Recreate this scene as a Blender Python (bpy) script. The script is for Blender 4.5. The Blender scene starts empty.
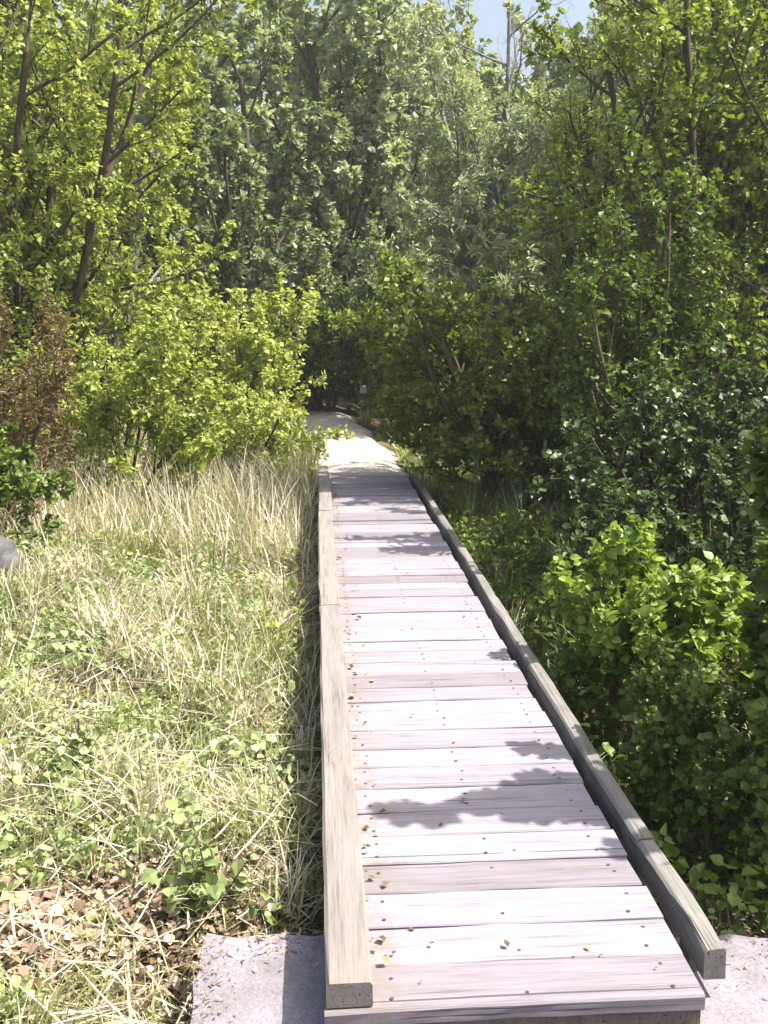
import bpy, math, random
import numpy as np
from mathutils import Vector, noise as mnoise

R = math.radians
SC = bpy.context.scene
COL = SC.collection
rng = np.random.default_rng(11)
CAM_H = 1.55
HAZE = 0.0014
PITCH, YAW = 10.98, 3.87
# sun: bearing measured from the boardwalk's direction (+Y) towards the right (+X)
SUN_AZ, SUN_EL = 95.0, 58.0

# ------------------------------------------------------------------ helpers
def nrm(a):
    return a / np.maximum(np.linalg.norm(a, axis=-1, keepdims=True), 1e-9)

class MB:
    """collects tubes, boxes, leaves and blades; build() links them as one mesh object"""
    def __init__(s):
        s.v = []; s.t = []; s.loops = []; s.sizes = []; s.mi = []; s.n = 0; s.sm = []
    def add(s, verts, faces, tone=0.5, mat=0, smooth=False):
        verts = np.asarray(verts, float).reshape(-1, 3)
        faces = np.asarray(faces, np.int64)
        s.v.append(verts)
        s.t.append(np.broadcast_to(np.asarray(tone, float), (len(verts),)))
        s.loops.append((faces + s.n).reshape(-1))
        s.sizes.append(np.full(len(faces), faces.shape[1]))
        s.mi.append(np.full(len(faces), mat)); s.sm.append(np.full(len(faces), smooth))
        s.n += len(verts)
    def batch(s, tv, tf, org, ax, ay, az, scale, tone, mat=0, smooth=False):
        """many copies of a small template: org (N,3), axes (N,3), scale (N,3), tone (N)"""
        N = len(org)
        if N == 0: return
        P = org[:, None, :] + (tv[None, :, 0:1] * scale[:, None, 0:1]) * ax[:, None, :] \
            + (tv[None, :, 1:2] * scale[:, None, 1:2]) * ay[:, None, :] \
            + (tv[None, :, 2:3] * scale[:, None, 2:3]) * az[:, None, :]
        k = len(tv)
        for fs in tf:
            fs = np.asarray(fs)
            F = (fs[None] + (np.arange(N) * k)[:, None, None]).reshape(-1, fs.shape[1])
            s.loops.append((F + s.n).reshape(-1)); s.sizes.append(np.full(len(F), fs.shape[1]))
            s.mi.append(np.full(len(F), mat)); s.sm.append(np.full(len(F), smooth))
        s.v.append(P.reshape(-1, 3)); s.t.append(np.repeat(tone, k)); s.n += N * k
    def box(s, lo, hi, tone=0.5, mat=0, bev=0.0, jit=0.0):
        x0, y0, z0 = lo; x1, y1, z1 = hi
        b = bev
        # a box with its top edges chamfered
        v = [(x0,y0,z0),(x1,y0,z0),(x1,y1,z0),(x0,y1,z0),
             (x0,y0,z1-b),(x1,y0,z1-b),(x1,y1,z1-b),(x0,y1,z1-b),
             (x0+b,y0+b,z1),(x1-b,y0+b,z1),(x1-b,y1-b,z1),(x0+b,y1-b,z1)]
        v = np.array(v) + rng.normal(0, 1, (12, 3)) * jit
        f = [(3,2,1,0),(8,9,10,11)]
        for i in range(4):
            j = (i+1) % 4
            f.append((i, j, j+4, i+4)); f.append((i+4, j+4, j+8, i+8))
        s.add(v, f, tone, mat)
    def tube(s, pts, rad, sides=6, tone=0.5, mat=0, cap=True):
        pts = np.asarray(pts, float); n = len(pts); rad = np.broadcast_to(rad, (n,))
        d = nrm(np.gradient(pts, axis=0))
        ref = np.array([1., 0.2, 0.1]) if abs(d[0, 2]) > 0.7 else np.array([0.1, 0.1, 1.])
        a = nrm(np.cross(d, ref)); b = np.cross(d, a)
        th = np.arange(sides) * 2 * math.pi / sides
        ring = pts[:, None] + rad[:, None, None] * (np.cos(th)[None, :, None] * a[:, None] + np.sin(th)[None, :, None] * b[:, None])
        V = ring.reshape(-1, 3)
        i = np.arange(n-1)[:, None] * sides; k = np.arange(sides)[None]; k2 = (k+1) % sides
        F = np.stack([i+k, i+k2, i+k2+sides, i+k+sides], -1).reshape(-1, 4)
        s.add(V, F, tone, mat, True)
        if cap:
            V2 = np.vstack([ring[-1], pts[-1:] ]);
            s.add(V2, [(q, (q+1) % sides, sides) for q in range(sides)], tone, mat)
    def build(s, name, mats, parent=None, loc=None):
        me = bpy.data.meshes.new(name)
        if s.n:
            v = np.concatenate(s.v)
            if loc is not None: v = v - np.asarray(loc)
            lp = np.concatenate(s.loops).astype(np.int32); sz = np.concatenate(s.sizes).astype(np.int32)
            me.vertices.add(len(v)); me.vertices.foreach_set('co', v.reshape(-1).astype(np.float32))
            me.loops.add(len(lp)); me.loops.foreach_set('vertex_index', lp)
            me.polygons.add(len(sz))
            st = np.concatenate([[0], np.cumsum(sz)[:-1]]).astype(np.int32)
            me.polygons.foreach_set('loop_start', st)
            me.polygons.foreach_set('material_index', np.concatenate(s.mi).astype(np.int32))
            me.polygons.foreach_set('use_smooth', np.concatenate(s.sm).astype(bool))
            at = me.attributes.new('tone', 'FLOAT', 'POINT')
            at.data.foreach_set('value', np.concatenate(s.t).astype(np.float32))
            me.update(calc_edges=True); me.validate()
        for m in (mats if isinstance(mats, (list, tuple)) else [mats]): me.materials.append(m)
        o = bpy.data.objects.new(name, me); COL.objects.link(o)
        if parent: o.parent = parent
        return o

def tag(o, label=None, cat=None, group=None, kind=None):
    if label: o['label'] = label
    if cat: o['category'] = cat
    if group: o['group'] = group
    if kind: o['kind'] = kind
    return o
def thing(name, label, cat, loc=(0, 0, 0), group=None):
    o = bpy.data.objects.new(name, None); COL.objects.link(o)
    o.empty_display_size = 0.2
    o.location = loc
    return tag(o, label, cat, group)

# ------------------------------------------------------------------ materials
class NT:
    def __init__(s, name):
        s.m = bpy.data.materials.new(name); s.m.use_nodes = True
        s.t = s.m.node_tree; s.t.nodes.clear()
        s.out = s.n('ShaderNodeOutputMaterial')
    def n(s, typ, **kw):
        nd = s.t.nodes.new(typ)
        for k, v in kw.items():
            if k == 'ins':
                for a, b in v.items(): nd.inputs[a].default_value = b
            else: setattr(nd, k, v)
        return nd
    def l(s, a, b): s.t.links.new(a, b)
    def ramp(s, fac, stops):
        r = s.n('ShaderNodeValToRGB'); e = r.color_ramp.elements
        while len(e) < len(stops): e.new(0.5)
        for el, (p, c) in zip(e, stops): el.position = p; el.color = (*c, 1)
        s.l(fac, r.inputs[0]); return r.outputs[0]
    def mix(s, fac, a, b, mode='MIX'):
        m = s.n('ShaderNodeMix', data_type='RGBA', blend_type=mode)
        for sock, v in ((m.inputs[0], fac), (m.inputs[6], a), (m.inputs[7], b)):
            if isinstance(v, bpy.types.NodeSocket): s.l(v, sock)
            elif isinstance(v, tuple): sock.default_value = (*v, 1)
            else: sock.default_value = v
        return m.outputs[2]
    def noise(s, vec, scale, detail=4, rough=0.55):
        q = s.n('ShaderNodeTexNoise', ins={'Scale': scale, 'Detail': detail, 'Roughness': rough})
        if vec: s.l(vec, q.inputs['Vector'])
        return q.outputs[0]

def leaf_mat(name, stops, trans=0.35, rough=0.45, spec=0.35):
    """leaf colour from the tone that each leaf carries, with a pale vein-side and let-through light"""
    t = NT(name)
    a = t.n('ShaderNodeAttribute', attribute_name='tone').outputs['Fac']
    col = t.ramp(a, stops)
    tc = t.n('ShaderNodeTexCoord').outputs['Object']
    nz = t.noise(tc, 9.0, 3)
    col = t.mix(t.ramp(nz, [(0.3, (0.0,)*3), (0.7, (0.35,)*3)]), col, (0.5, 0.5, 0.5), 'SOFT_LIGHT')
    p = t.n('ShaderNodeBsdfPrincipled', ins={'Roughness': rough, 'Specular IOR Level': spec})
    t.l(col, p.inputs['Base Color'])
    tr = t.n('ShaderNodeBsdfTranslucent')
    t.l(t.mix(1.0, col, (1.0, 1.0, 0.55), 'MULTIPLY'), tr.inputs['Color'])
    ms = t.n('ShaderNodeMixShader', ins={0: trans})
    t.l(p.outputs[0], ms.inputs[1]); t.l(tr.outputs[0], ms.inputs[2])
    t.l(ms.outputs[0], t.out.inputs[0])
    return t.m

def bark_mat(name, c0, c1):
    t = NT(name)
    tc = t.n('ShaderNodeTexCoord').outputs['Object']
    mp = t.n('ShaderNodeMapping', ins={'Scale': (1, 1, 0.25)}); t.l(tc, mp.inputs[0])
    nz = t.noise(mp.outputs[0], 26, 6, 0.65)
    p = t.n('ShaderNodeBsdfPrincipled', ins={'Roughness': 0.9, 'Specular IOR Level': 0.2})
    t.l(t.ramp(nz, [(0.3, c0), (0.7, c1)]), p.inputs['Base Color'])
    b = t.n('ShaderNodeBump', ins={'Strength': 0.7, 'Distance': 0.02}); t.l(nz, b.inputs['Height'])
    t.l(b.outputs[0], p.inputs['Normal']); t.l(p.outputs[0], t.out.inputs[0])
    return t.m

def mapr(t, v, lo, hi):
    m = t.n('ShaderNodeMapRange', ins={1: lo, 2: hi}); t.l(v, m.inputs[0]); return m.outputs[0]
def wood_mat(name, dark, mid, light, axis=0, dirt=(0.20, 0.17, 0.13), dirt_amt=0.35, strip=None):
    """weathered timber: grain along one axis, shifted from board to board by the board's tone"""
    t = NT(name)
    tc = t.n('ShaderNodeTexCoord').outputs['Object']
    tone = t.n('ShaderNodeAttribute', attribute_name='tone').outputs['Fac']
    sc = [34, 34, 34]; sc[axis] = 3.2
    mp = t.n('ShaderNodeMapping', ins={'Scale': tuple(sc)}); t.l(tc, mp.inputs[0])
    sh = t.n('ShaderNodeVectorMath', operation='MULTIPLY_ADD'); 
    cb = t.n('ShaderNodeCombineXYZ'); [t.l(tone, cb.inputs[i]) for i in range(3)]
    t.l(cb.outputs[0], sh.inputs[0]); sh.inputs[1].default_value = (71, 43, 57); t.l(mp.outputs[0], sh.inputs[2])
    g0 = t.noise(sh.outputs[0], 0.8, 5, 0.6)
    sc3 = [1.3 if i == axis else 4.6 for i in range(3)]
    mp3 = t.n('ShaderNodeMapping', ins={'Scale': tuple(sc3)}); t.l(sh.outputs[0], mp3.inputs[0])
    g1 = t.noise(mp3.outputs[0], 1.0, 6, 0.7)
    g = t.mix(0.62, g0, g1)
    col = t.ramp(g, [(0.34, dark), (0.45, mid), (0.60, light)])
    # board to board difference
    col = t.mix(0.9, col, t.ramp(tone, [(0, (0.66, 0.63, 0.62)), (0.3, (0.90, 0.88, 0.90)), (0.6, (1, 1, 1)), (1, (1.02, 0.98, 1.05))]), 'MULTIPLY')
    # blotches of dirt and lichen
    dn = t.noise(tc, 5.5, 7, 0.7)
    df = t.ramp(dn, [(0.52, (0,)*3), (0.75, (dirt_amt,)*3)])
    col = t.mix(df, col, dirt)
    if strip is not None:       # soil and lichen trodden into the boards along the kerb
        sx = t.n('ShaderNodeSeparateXYZ'); t.l(tc, sx.inputs[0])
        bm_ = t.ramp(mapr(t, sx.outputs[0], strip[0], strip[1]), [(0, (1,)*3), (1, (0,)*3)])
        dn2 = t.noise(tc, 14, 6, 0.75)
        k_ = t.mix(1.0, bm_, t.ramp(dn2, [(0.40, (0,)*3), (0.62, (0.75,)*3)]), 'MULTIPLY')
        col = t.mix(k_, col, (0.17, 0.14, 0.105))
    fine = t.noise(tc, 160, 3, 0.6)
    col = t.mix(t.ramp(fine, [(0.62, (0,)*3), (0.72, (0.35,)*3)]), col, dark)
    # drying cracks along the grain
    sc2 = [110, 110, 110]; sc2[axis] = 2.2
    mp2 = t.n('ShaderNodeMapping', ins={'Scale': tuple(sc2)}); t.l(sh.outputs[0], mp2.inputs[0])
    mp2.inputs['Scale'].default_value = tuple([0.16 if i == axis else 2.2 for i in range(3)])
    ck = t.noise(mp2.outputs[0], 1.0, 2, 0.5)
    cf = t.ramp(ck, [(0.30, (0.8,)*3), (0.335, (0,)*3)])
    col = t.mix(cf, col, tuple(c*0.35 for c in dark))
    p = t.n('ShaderNodeBsdfPrincipled', ins={'Roughness': 0.85, 'Specular IOR Level': 0.2})
    t.l(col, p.inputs['Base Color'])
    hm = t.mix(cf, g, (0.0, 0.0, 0.0))
    b = t.n('ShaderNodeBump', ins={'Strength': 0.55, 'Distance': 0.006}); t.l(hm, b.inputs['Height'])
    t.l(b.outputs[0], p.inputs['Normal']); t.l(p.outputs[0], t.out.inputs[0])
    return t.m

def earth_mat(name, stops, scale=6, bump=0.03, fleck=None):
    t = NT(name)
    tc = t.n('ShaderNodeTexCoord').outputs['Object']
    a = t.noise(tc, scale, 8, 0.7)
    col = t.ramp(a, stops)
    f = t.noise(tc, scale*18, 3, 0.6)
    col = t.mix(t.ramp(f, [(0.35, (0.5,)*3), (0.65, (0,)*3)]), col, tuple(c*0.45 for c in stops[0][1]))
    if fleck: col = t.mix(t.ramp(t.noise(tc, scale*30, 2), [(0.6, (0,)*3), (0.66, (0.9,)*3)]), col, fleck)
    p = t.n('ShaderNodeBsdfPrincipled', ins={'Roughness': 0.95, 'Specular IOR Level': 0.15})
    t.l(col, p.inputs['Base Color'])
    b = t.n('ShaderNodeBump', ins={'Strength': 0.8, 'Distance': bump}); t.l(f, b.inputs['Height'])
    t.l(b.outputs[0], p.inputs['Normal']); t.l(p.outputs[0], t.out.inputs[0])
    return t.m

M = {}
M['deck'] = wood_mat('weathered_planks', (0.120, 0.106, 0.115), (0.222, 0.208, 0.236), (0.283, 0.266, 0.304), 0, (0.22, 0.185, 0.16), 0.5, (-0.34, -0.20))
M['kerb'] = wood_mat('kerb_timber', (0.10, 0.09, 0.08), (0.178, 0.163, 0.15), (0.232, 0.216, 0.204), 1, (0.22, 0.20, 0.14), 0.5)
M['dark_kerb'] = wood_mat('dark_kerb_timber', (0.065, 0.062, 0.055), (0.15, 0.142, 0.13), (0.22, 0.21, 0.195), 1, (0.085, 0.09, 0.045), 0.6)  # right edge timber: darker than the left kerb, with dark olive blotches
M['beam'] = wood_mat('bearer_timber', (0.05, 0.042, 0.035), (0.10, 0.085, 0.07), (0.15, 0.13, 0.11), 1)
M['post'] = wood_mat('post_timber', (0.25, 0.22, 0.19), (0.45, 0.41, 0.37), (0.55, 0.51, 0.47), 2)
M['steel'] = earth_mat('rusty_steel', [(0.3, (0.07, 0.045, 0.03)), (0.7, (0.16, 0.10, 0.07))], 60, 0.001)
M['concrete'] = earth_mat('pale_concrete', [(0.3, (0.20, 0.185, 0.20)), (0.45, (0.30, 0.28, 0.315)), (0.7, (0.38, 0.355, 0.40))], 7, 0.006, (0.44, 0.42, 0.43))
M['soil'] = earth_mat('soil_and_litter', [(0.3, (0.055, 0.042, 0.026)), (0.5, (0.13, 0.10, 0.06)), (0.7, (0.25, 0.20, 0.13))], 5, 0.03, (0.34, 0.28, 0.18))
M['sand'] = earth_mat('sandy_path', [(0.3, (0.25, 0.23, 0.20)), (0.48, (0.42, 0.395, 0.37)), (0.7, (0.50, 0.475, 0.45))], 3, 0.02, (0.54, 0.52, 0.50))
M['rock'] = earth_mat('grey_stone', [(0.3, (0.07, 0.07, 0.065)), (0.7, (0.24, 0.24, 0.245))], 9, 0.03, (0.36, 0.36, 0.35))
M['bark'] = bark_mat('brown_bark', (0.035, 0.026, 0.018), (0.12, 0.092, 0.068))
M['bark_grey'] = bark_mat('grey_bark', (0.10, 0.095, 0.095), (0.30, 0.29, 0.30))
M['twig'] = bark_mat('green_brown_twig', (0.06, 0.05, 0.03), (0.15, 0.12, 0.07))

M['leaf_lime'] = leaf_mat('lime_leaf', [(0, (0.139, 0.183, 0.042)), (0.45, (0.278, 0.341, 0.078)), (0.85, (0.474, 0.526, 0.148)), (1, (0.666, 0.631, 0.246))], 0.42)
M['leaf_olive'] = leaf_mat('olive_leaf', [(0, (0.083, 0.118, 0.023)), (0.5, (0.174, 0.242, 0.042)), (0.9, (0.332, 0.405, 0.081)), (1, (0.469, 0.461, 0.137))], 0.38)
M['leaf_fresh'] = leaf_mat('fresh_leaf', [(0, (0.078, 0.122, 0.023)), (0.5, (0.163, 0.252, 0.042)), (0.9, (0.311, 0.42, 0.08)), (1, (0.439, 0.479, 0.135))], 0.38)
M['leaf_green'] = leaf_mat('green_leaf', [(0, (0.055, 0.083, 0.016)), (0.5, (0.128, 0.199, 0.034)), (1, (0.272, 0.352, 0.068))], 0.36)
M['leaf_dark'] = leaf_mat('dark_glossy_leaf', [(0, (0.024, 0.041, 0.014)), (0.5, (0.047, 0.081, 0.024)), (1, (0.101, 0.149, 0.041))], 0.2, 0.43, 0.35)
M['leaf_grey'] = leaf_mat('grey_green_leaf', [(0, (0.167, 0.212, 0.108)), (0.5, (0.304, 0.366, 0.206)), (1, (0.568, 0.616, 0.411))], 0.35, 0.5, 0.4)
M['leaf_brown'] = leaf_mat('dead_brown_leaf', [(0, (0.077, 0.047, 0.022)), (0.5, (0.187, 0.127, 0.061)), (1, (0.363, 0.275, 0.154))], 0.3, 0.7, 0.2)
M['herb'] = leaf_mat('pale_herb_leaf', [(0, (0.136, 0.181, 0.061)), (0.5, (0.272, 0.34, 0.133)), (1, (0.499, 0.544, 0.302))], 0.35, 0.5, 0.35)
M['pink_litter'] = leaf_mat('pinkish_dead_leaf', [(0, (0.16, 0.11, 0.075)), (0.5, (0.34, 0.25, 0.18)), (1, (0.52, 0.42, 0.32))], 0.2, 0.7, 0.2)
M['straw'] = leaf_mat('dry_grass_blade', [(0, (0.19, 0.161, 0.102)), (0.35, (0.363, 0.33, 0.221)), (0.7, (0.53, 0.496, 0.368)), (1, (0.656, 0.624, 0.525))], 0.3, 0.55, 0.3)
M['grass'] = leaf_mat('green_grass_blade', [(0, (0.089, 0.116, 0.03)), (0.5, (0.216, 0.252, 0.081)), (1, (0.413, 0.431, 0.197))], 0.38, 0.5, 0.3)
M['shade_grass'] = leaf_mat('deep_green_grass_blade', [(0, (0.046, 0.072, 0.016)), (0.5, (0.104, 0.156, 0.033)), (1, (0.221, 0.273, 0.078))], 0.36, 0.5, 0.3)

# ------------------------------------------------------------------ terrain
def path_x(y):                       # centre line of the trodden path beyond the boardwalk
    return 0.47 - 0.012 * np.maximum(0, y - 11) ** 2 * (y < 40)
def ground_z(x, y):
    x = np.asarray(x, float); y = np.asarray(y, float)
    z = -0.25 + 0.05*np.sin(x*1.3+y*0.7) + 0.035*np.sin(x*2.9-y*1.9+1.0) + 0.02*np.sin(x*6.1+y*5.3)
    z = z + 0.10*np.clip((-x-0.6)/3.0, 0, 2.5) + 0.05*np.clip((x-1.6)/3, 0, 3)
    near = np.clip(1-np.abs(x-0.47)/1.0, 0, 1)          # under the boardwalk
    z = np.where((y < 10.4), z - 0.12*near, z)
    pad = np.clip((1.35-np.abs(x-0.7))/.25, 0, 1)*np.clip((2.75-y)/0.3, 0, 1)
    z = z - 0.12*pad
    k = np.clip((y-9.7)/0.7, 0, 1)                       # ground climbs to the deck's far end
    pw = np.clip(1.35-np.abs(x-path_x(y))/0.8, 0, 1)
    z = z*(1-k*pw) + (-0.045)*k*pw
    z = z + 0.02*np.clip(y-14, 0, 60)*0.6
    return z

def concrete(name):
    t = NT(name); tc = t.n('ShaderNodeTexCoord').outputs['Object']
    col = t.ramp(t.noise(tc, 3.2, 8, 0.72), [(0.32, (0.15, 0.137, 0.14)), (0.47, (0.225, 0.21, 0.24)), (0.7, (0.285, 0.265, 0.305))])
    col = t.mix(t.ramp(t.noise(tc, 11, 7, 0.8), [(0.55, (0,)*3), (0.72, (0.7,)*3)]), col, (0.12, 0.105, 0.08))
    fine = t.noise(tc, 120, 4, 0.7)
    col = t.mix(t.ramp(fine, [(0.40, (0.55,)*3), (0.52, (0,)*3)]), col, (0.12, 0.11, 0.11))
    p = t.n('ShaderNodeBsdfPrincipled', ins={'Roughness': 0.9, 'Specular IOR Level': 0.2}); t.l(col, p.inputs['Base Color'])
    b = t.n('ShaderNodeBump', ins={'Strength': 0.7, 'Distance': 0.005}); t.l(fine, b.inputs['Height'])
    t.l(b.outputs[0], p.inputs['Normal']); t.l(p.outputs[0], t.out.inputs[0]); return t.m
M['concrete'] = concrete('stained_concrete')

def build_ground():
    def axis(a, b, fine, lo, hi):
        c = np.arange(a, b+1e-6, fine)
        g = np.geomspace(fine*1.5, hi-b, 26); h = np.geomspace(fine*1.5, a-lo, 26)
        return np.concatenate([a-h[::-1], c, b+g])
    xs = axis(-7, 7, 0.12, -400, 400); ys = axis(-1, 19, 0.12, -400, 600)
    X, Y = np.meshgrid(xs, ys)
    far = np.clip((np.hypot(X, Y-8)-25)/40, 0, 1)
    Z = ground_z(X, Y)*(1-far) + far*0.5
    Z += rng.normal(0, 0.008, Z.shape)*(far < 0.01)
    V = np.stack([X, Y, Z], -1).reshape(-1, 3); nx = len(xs)
    i, j = np.meshgrid(np.arange(len(ys)-1), np.arange(nx-1), indexing='ij'); a = (i*nx+j).reshape(-1)
    m = MB(); m.add(V, np.stack([a, a+1, a+nx+1, a+nx], -1), 0.5, 0, True)
    tag(m.build('ground', M['soil']), kind='structure')
    # trodden path, a sheet that follows the ground a little above it
    ys = np.arange(10.15, 17.5, 0.12); us = np.linspace(-1, 1, 13)
    V = []
    for y in ys:
        w = 0.46 + 0.06*math.sin(y*1.7)
        for u in us:
            x = path_x(y) + u*w + 0.05*math.sin(y*3+u*2)
            V.append((x, y, float(ground_z(x, y)) + 0.03 - 0.03*u*u))
    n = len(us); i, j = np.meshgrid(np.arange(len(ys)-1), np.arange(n-1), indexing='ij'); a = (i*n+j).reshape(-1)
    m = MB(); m.add(V, np.stack([a, a+1, a+n+1, a+n], -1), 0.5, 0, True)
    tag(m.build('path', M['sand']), kind='structure')

# ------------------------------------------------------------------ boardwalk
DECK_Y0, DECK_Y1 = 2.02, 10.2
def build_boardwalk():
    root = thing('boardwalk', 'narrow weathered grey plank boardwalk with low timber kerbs running to the trees', 'boardwalk', (0.47, DECK_Y0, 0))
    L = (0.47, DECK_Y0, 0)
    m = MB(); y = DECK_Y0; nails = m
    sph = [(math.cos(a), math.sin(a)) for a in np.linspace(0, 2*math.pi, 7)[:-1]]
    while y < DECK_Y1-0.05:
        w = 0.148 + rng.uniform(-0.004, 0.004); gap = rng.uniform(0.004, 0.013)
        xa = 0.0 + rng.uniform(0.0, 0.012); xb = 0.895 + rng.uniform(-0.010, 0.006)
        dz = rng.uniform(-0.004, 0.003); tilt = rng.normal(0, 0.003); tw = rng.normal(0, 0.003)
        nseg = 9; t = rng.uniform(0, 1)
        xs = np.linspace(xa, xb, nseg); b = 0.004
        prof = [(0, -0.038), (0, -b), (b, 0), (w-b, 0), (w, -b), (w, -0.038)]
        V = []
        cup = rng.normal(0, 0.0015); bow = rng.normal(0, 0.003)
        for x in xs:
            u = (x-0.5)*2
            for k, (py, pz) in enumerate(prof):
                e = rng.normal(0, 0.0009)
                V.append((x, y+py+tw*u+e, pz+dz+tilt*(py-w/2)/w*2*0.8+bow*(u*u-0.4)+e*0.6))
        F = []
        for s_ in range(nseg-1):
            for k in range(5):
                a = s_*6+k; F.append((a, a+6, a+7, a+1))
        m.add(V, F, t, 0)
        m.add([V[k] for k in range(6)], [tuple(range(6))], t); m.add([V[(nseg-1)*6+k] for k in range(6)], [tuple(range(5, -1, -1))], t)
        for nx in (0.155, 0.48, 0.82):
            for ny in (0.035, 0.11):
                cx, cy = nx+rng.normal(0, .006), y+ny+rng.normal(0, .005)
                zc = dz+0.0012
                nails.add([(cx+0.0058*a, cy+0.0058*c, zc) for a, c in sph], [tuple(range(6))], .5, 1)
        y += w + gap
    yend = y
    m.build('deck', [M['deck'], M['steel']], root, L)
    # kerb timbers, one mesh each
    def kerb(x0, x1, y0, y1, z0, z1, name='kerb_rail', mat='kerb'):
        k = MB(); n = max(5, int((y1-y0)/0.2)); ys = np.linspace(y0, y1, n); t = rng.uniform(0.2, 0.8)
        b = 0.008; V = []
        prof = [(x0, z0), (x0, z1-b), (x0+b, z1), (x1-b, z1), (x1, z1-b), (x1, z0)]
        bx, bz = rng.normal(0, .004), rng.normal(0, .004)
        for yy in ys:
            u = (yy-y0)/(y1-y0)
            for px, pz in prof:
                V.append((px+bx*math.sin(u*3.1)+rng.normal(0, .0015), yy, pz+bz*u+rng.normal(0, .0012)))
        F = [(s_*6+q+1, s_*6+q+7, s_*6+q+6, s_*6+q) for s_ in range(n-1) for q in range(5)]
        k.add(V, F, t); k.add(V[:6], [tuple(range(6))], t); k.add(V[-6:], [tuple(range(5, -1, -1))], t)
        return k.build(name, M[mat], root, L)
    ly = [DECK_Y0+0.005, 5.1, 7.75, yend]
    for a, c in zip(ly[:-1], ly[1:]): kerb(0.004, 0.112, a+0.006, c-0.006, 0.003, 0.062)
    ry = [DECK_Y0+0.13, 2.69, 5.30, 7.9, yend-0.1]
    for a, c in zip(ry[:-1], ry[1:]): kerb(0.938, 0.996, a+0.005, c-0.005, -0.062 if a < 2.5 else -0.19, 0.022, 'edge_timber', 'dark_kerb')
    for yy in (2.26, 2.42):
        b = MB(); b.box((.944, yy, -.16), (.990, yy+.07, -.064), .4, 0, .003); b.build('packing_block', M['dark_kerb'], root, L)
    # bearers along both sides under the planks, and stub posts that carry them
    for x0, x1 in ((0.03, 0.10), (0.79, 0.86)):
        b = MB(); b.box((x0, DECK_Y0+0.05, -0.19), (x1, yend-0.02, -0.042), 0.4, 0, 0.004); b.build('bearer', M['beam'], root, L)
    for yy in np.arange(3.4, 10, 1.6):
        b = MB(); b.box((0.02, yy, -0.27), (1.03, yy+0.08, -0.193), 0.4, 0, 0.004); b.build('cross_bearer', M['beam'], root, L)
        for x0 in (0.02, 0.955):
            b = MB(); b.box((x0, yy+.004, -0.7), (x0+0.07, yy+0.076, -0.273), 0.4, 0, 0.004); b.build('support_post', M['beam'], root, L)
    b = MB(); b.box((0.012, DECK_Y0+0.012, -0.15), (0.885, DECK_Y0+0.045, -0.044), 0.3, 0, 0.003); b.build('end_board', M['beam'], root, L)
    # pale concrete pad under the near end
    p = MB()
    n = 44; m2 = 26
    xs = np.linspace(-0.325, 1.75, n); ys = np.linspace(1.25, 2.52, m2)
    top = [(x+rng.normal(0, .005 if i in (0, n-1) else .003), yv-.075*(x+.3)*(j/(m2-1))+(rng.normal(0, .006) if j in (0, m2-1) else 0), -0.115+rng.normal(0, .0015)-(0.012 if (i in (0, n-1) or j in (0, m2-1)) else 0)) for j, yv in enumerate(ys) for i, x in enumerate(xs)]
    F = [(j*n+i, j*n+i+1, (j+1)*n+i+1, (j+1)*n+i) for j in range(m2-1) for i in range(n-1)]
    p.add(top, F, .5, 0, True)
    rim = [i for i in range(n)] + [(j*n+n-1) for j in range(1, m2)] + [(m2-1)*n+i for i in range(n-2, -1, -1)] + [j*n for j in range(m2-2, 0, -1)]
    rt = np.array(top)[rim]; rb = rt.copy(); rb[:, 2] = -0.5; k = len(rim)
    p.add(np.vstack([rt, rb]), [(q, q+k, (q+1) % k+k, (q+1) % k) for q in range(k)])
    o = p.build('concrete_pad', M['concrete'], None, (0.66, 2.0, -0.17)); o.location = (0.66, 2.0, -0.17)
    tag(o, 'pale concrete pad showing beside the near end of the boardwalk', 'slab')

# ------------------------------------------------------------------ leaves
def leaf_template(kind):
    if kind == 'broad':      # x across, y along, z up; folded along the midrib
        V = [(0,0,0),(0.36,0.28,.10),(0.42,0.55,.10),(0,1.0,-.10),(-0.42,0.55,.10),(-0.36,0.28,.10),(0,0.45,0.0)]
        F = [np.array([(0,1,6),(1,2,6),(2,3,6),(3,4,6),(4,5,6),(5,0,6)])]
    elif kind == 'simple':
        V = [(0,0,0),(0.38,0.42,.10),(0,1.0,-.06),(-0.38,0.42,.10)]
        F = [np.array([(0,1,2),(0,2,3)])]
    elif kind == 'lance':
        V = [(0,0,0),(0.13,0.35,.03),(0.10,.7,.0),(0,1.0,-.10),(-0.10,.7,.0),(-0.13,0.35,.03)]
        F = [np.array([(0,1,2,3),(0,3,4,5)])]
    V = np.array(V, float); V[:, 2] *= 1.0
    return V, F
LT = {k: leaf_template(k) for k in ('broad', 'simple', 'lance')}

def put_leaves(mb, pos, tdir, r, kind, size, tone, mat=0, up=0.8, droop=0.15, spread=0.9):
    """pos (N,3) on twigs that run along tdir; size (lo, hi)"""
    N = len(pos)
    rv = nrm(r.normal(0, 1, (N, 3)))
    perp = nrm(rv - (rv*tdir).sum(-1, keepdims=True)*tdir)
    y = nrm(tdir*0.45 + perp*spread + np.array([0, 0, -droop]))
    n = np.array([0, 0, up]) + r.normal(0, 0.55, (N, 3))
    n = nrm(n - (n*y).sum(-1, keepdims=True)*y)
    x = np.cross(y, n)
    s = size[0]*.75 + (size[1]*1.15-size[0]*.75)*r.beta(1.6, 2.2, N)
    sc = np.stack([s*r.uniform(.8, 1.2, N), s, s*r.uniform(.3, 1.6, N)], -1)
    tv, tf = LT[kind]
    mb.batch(tv, tf, pos, x, y, n, sc, tone, mat)

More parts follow.
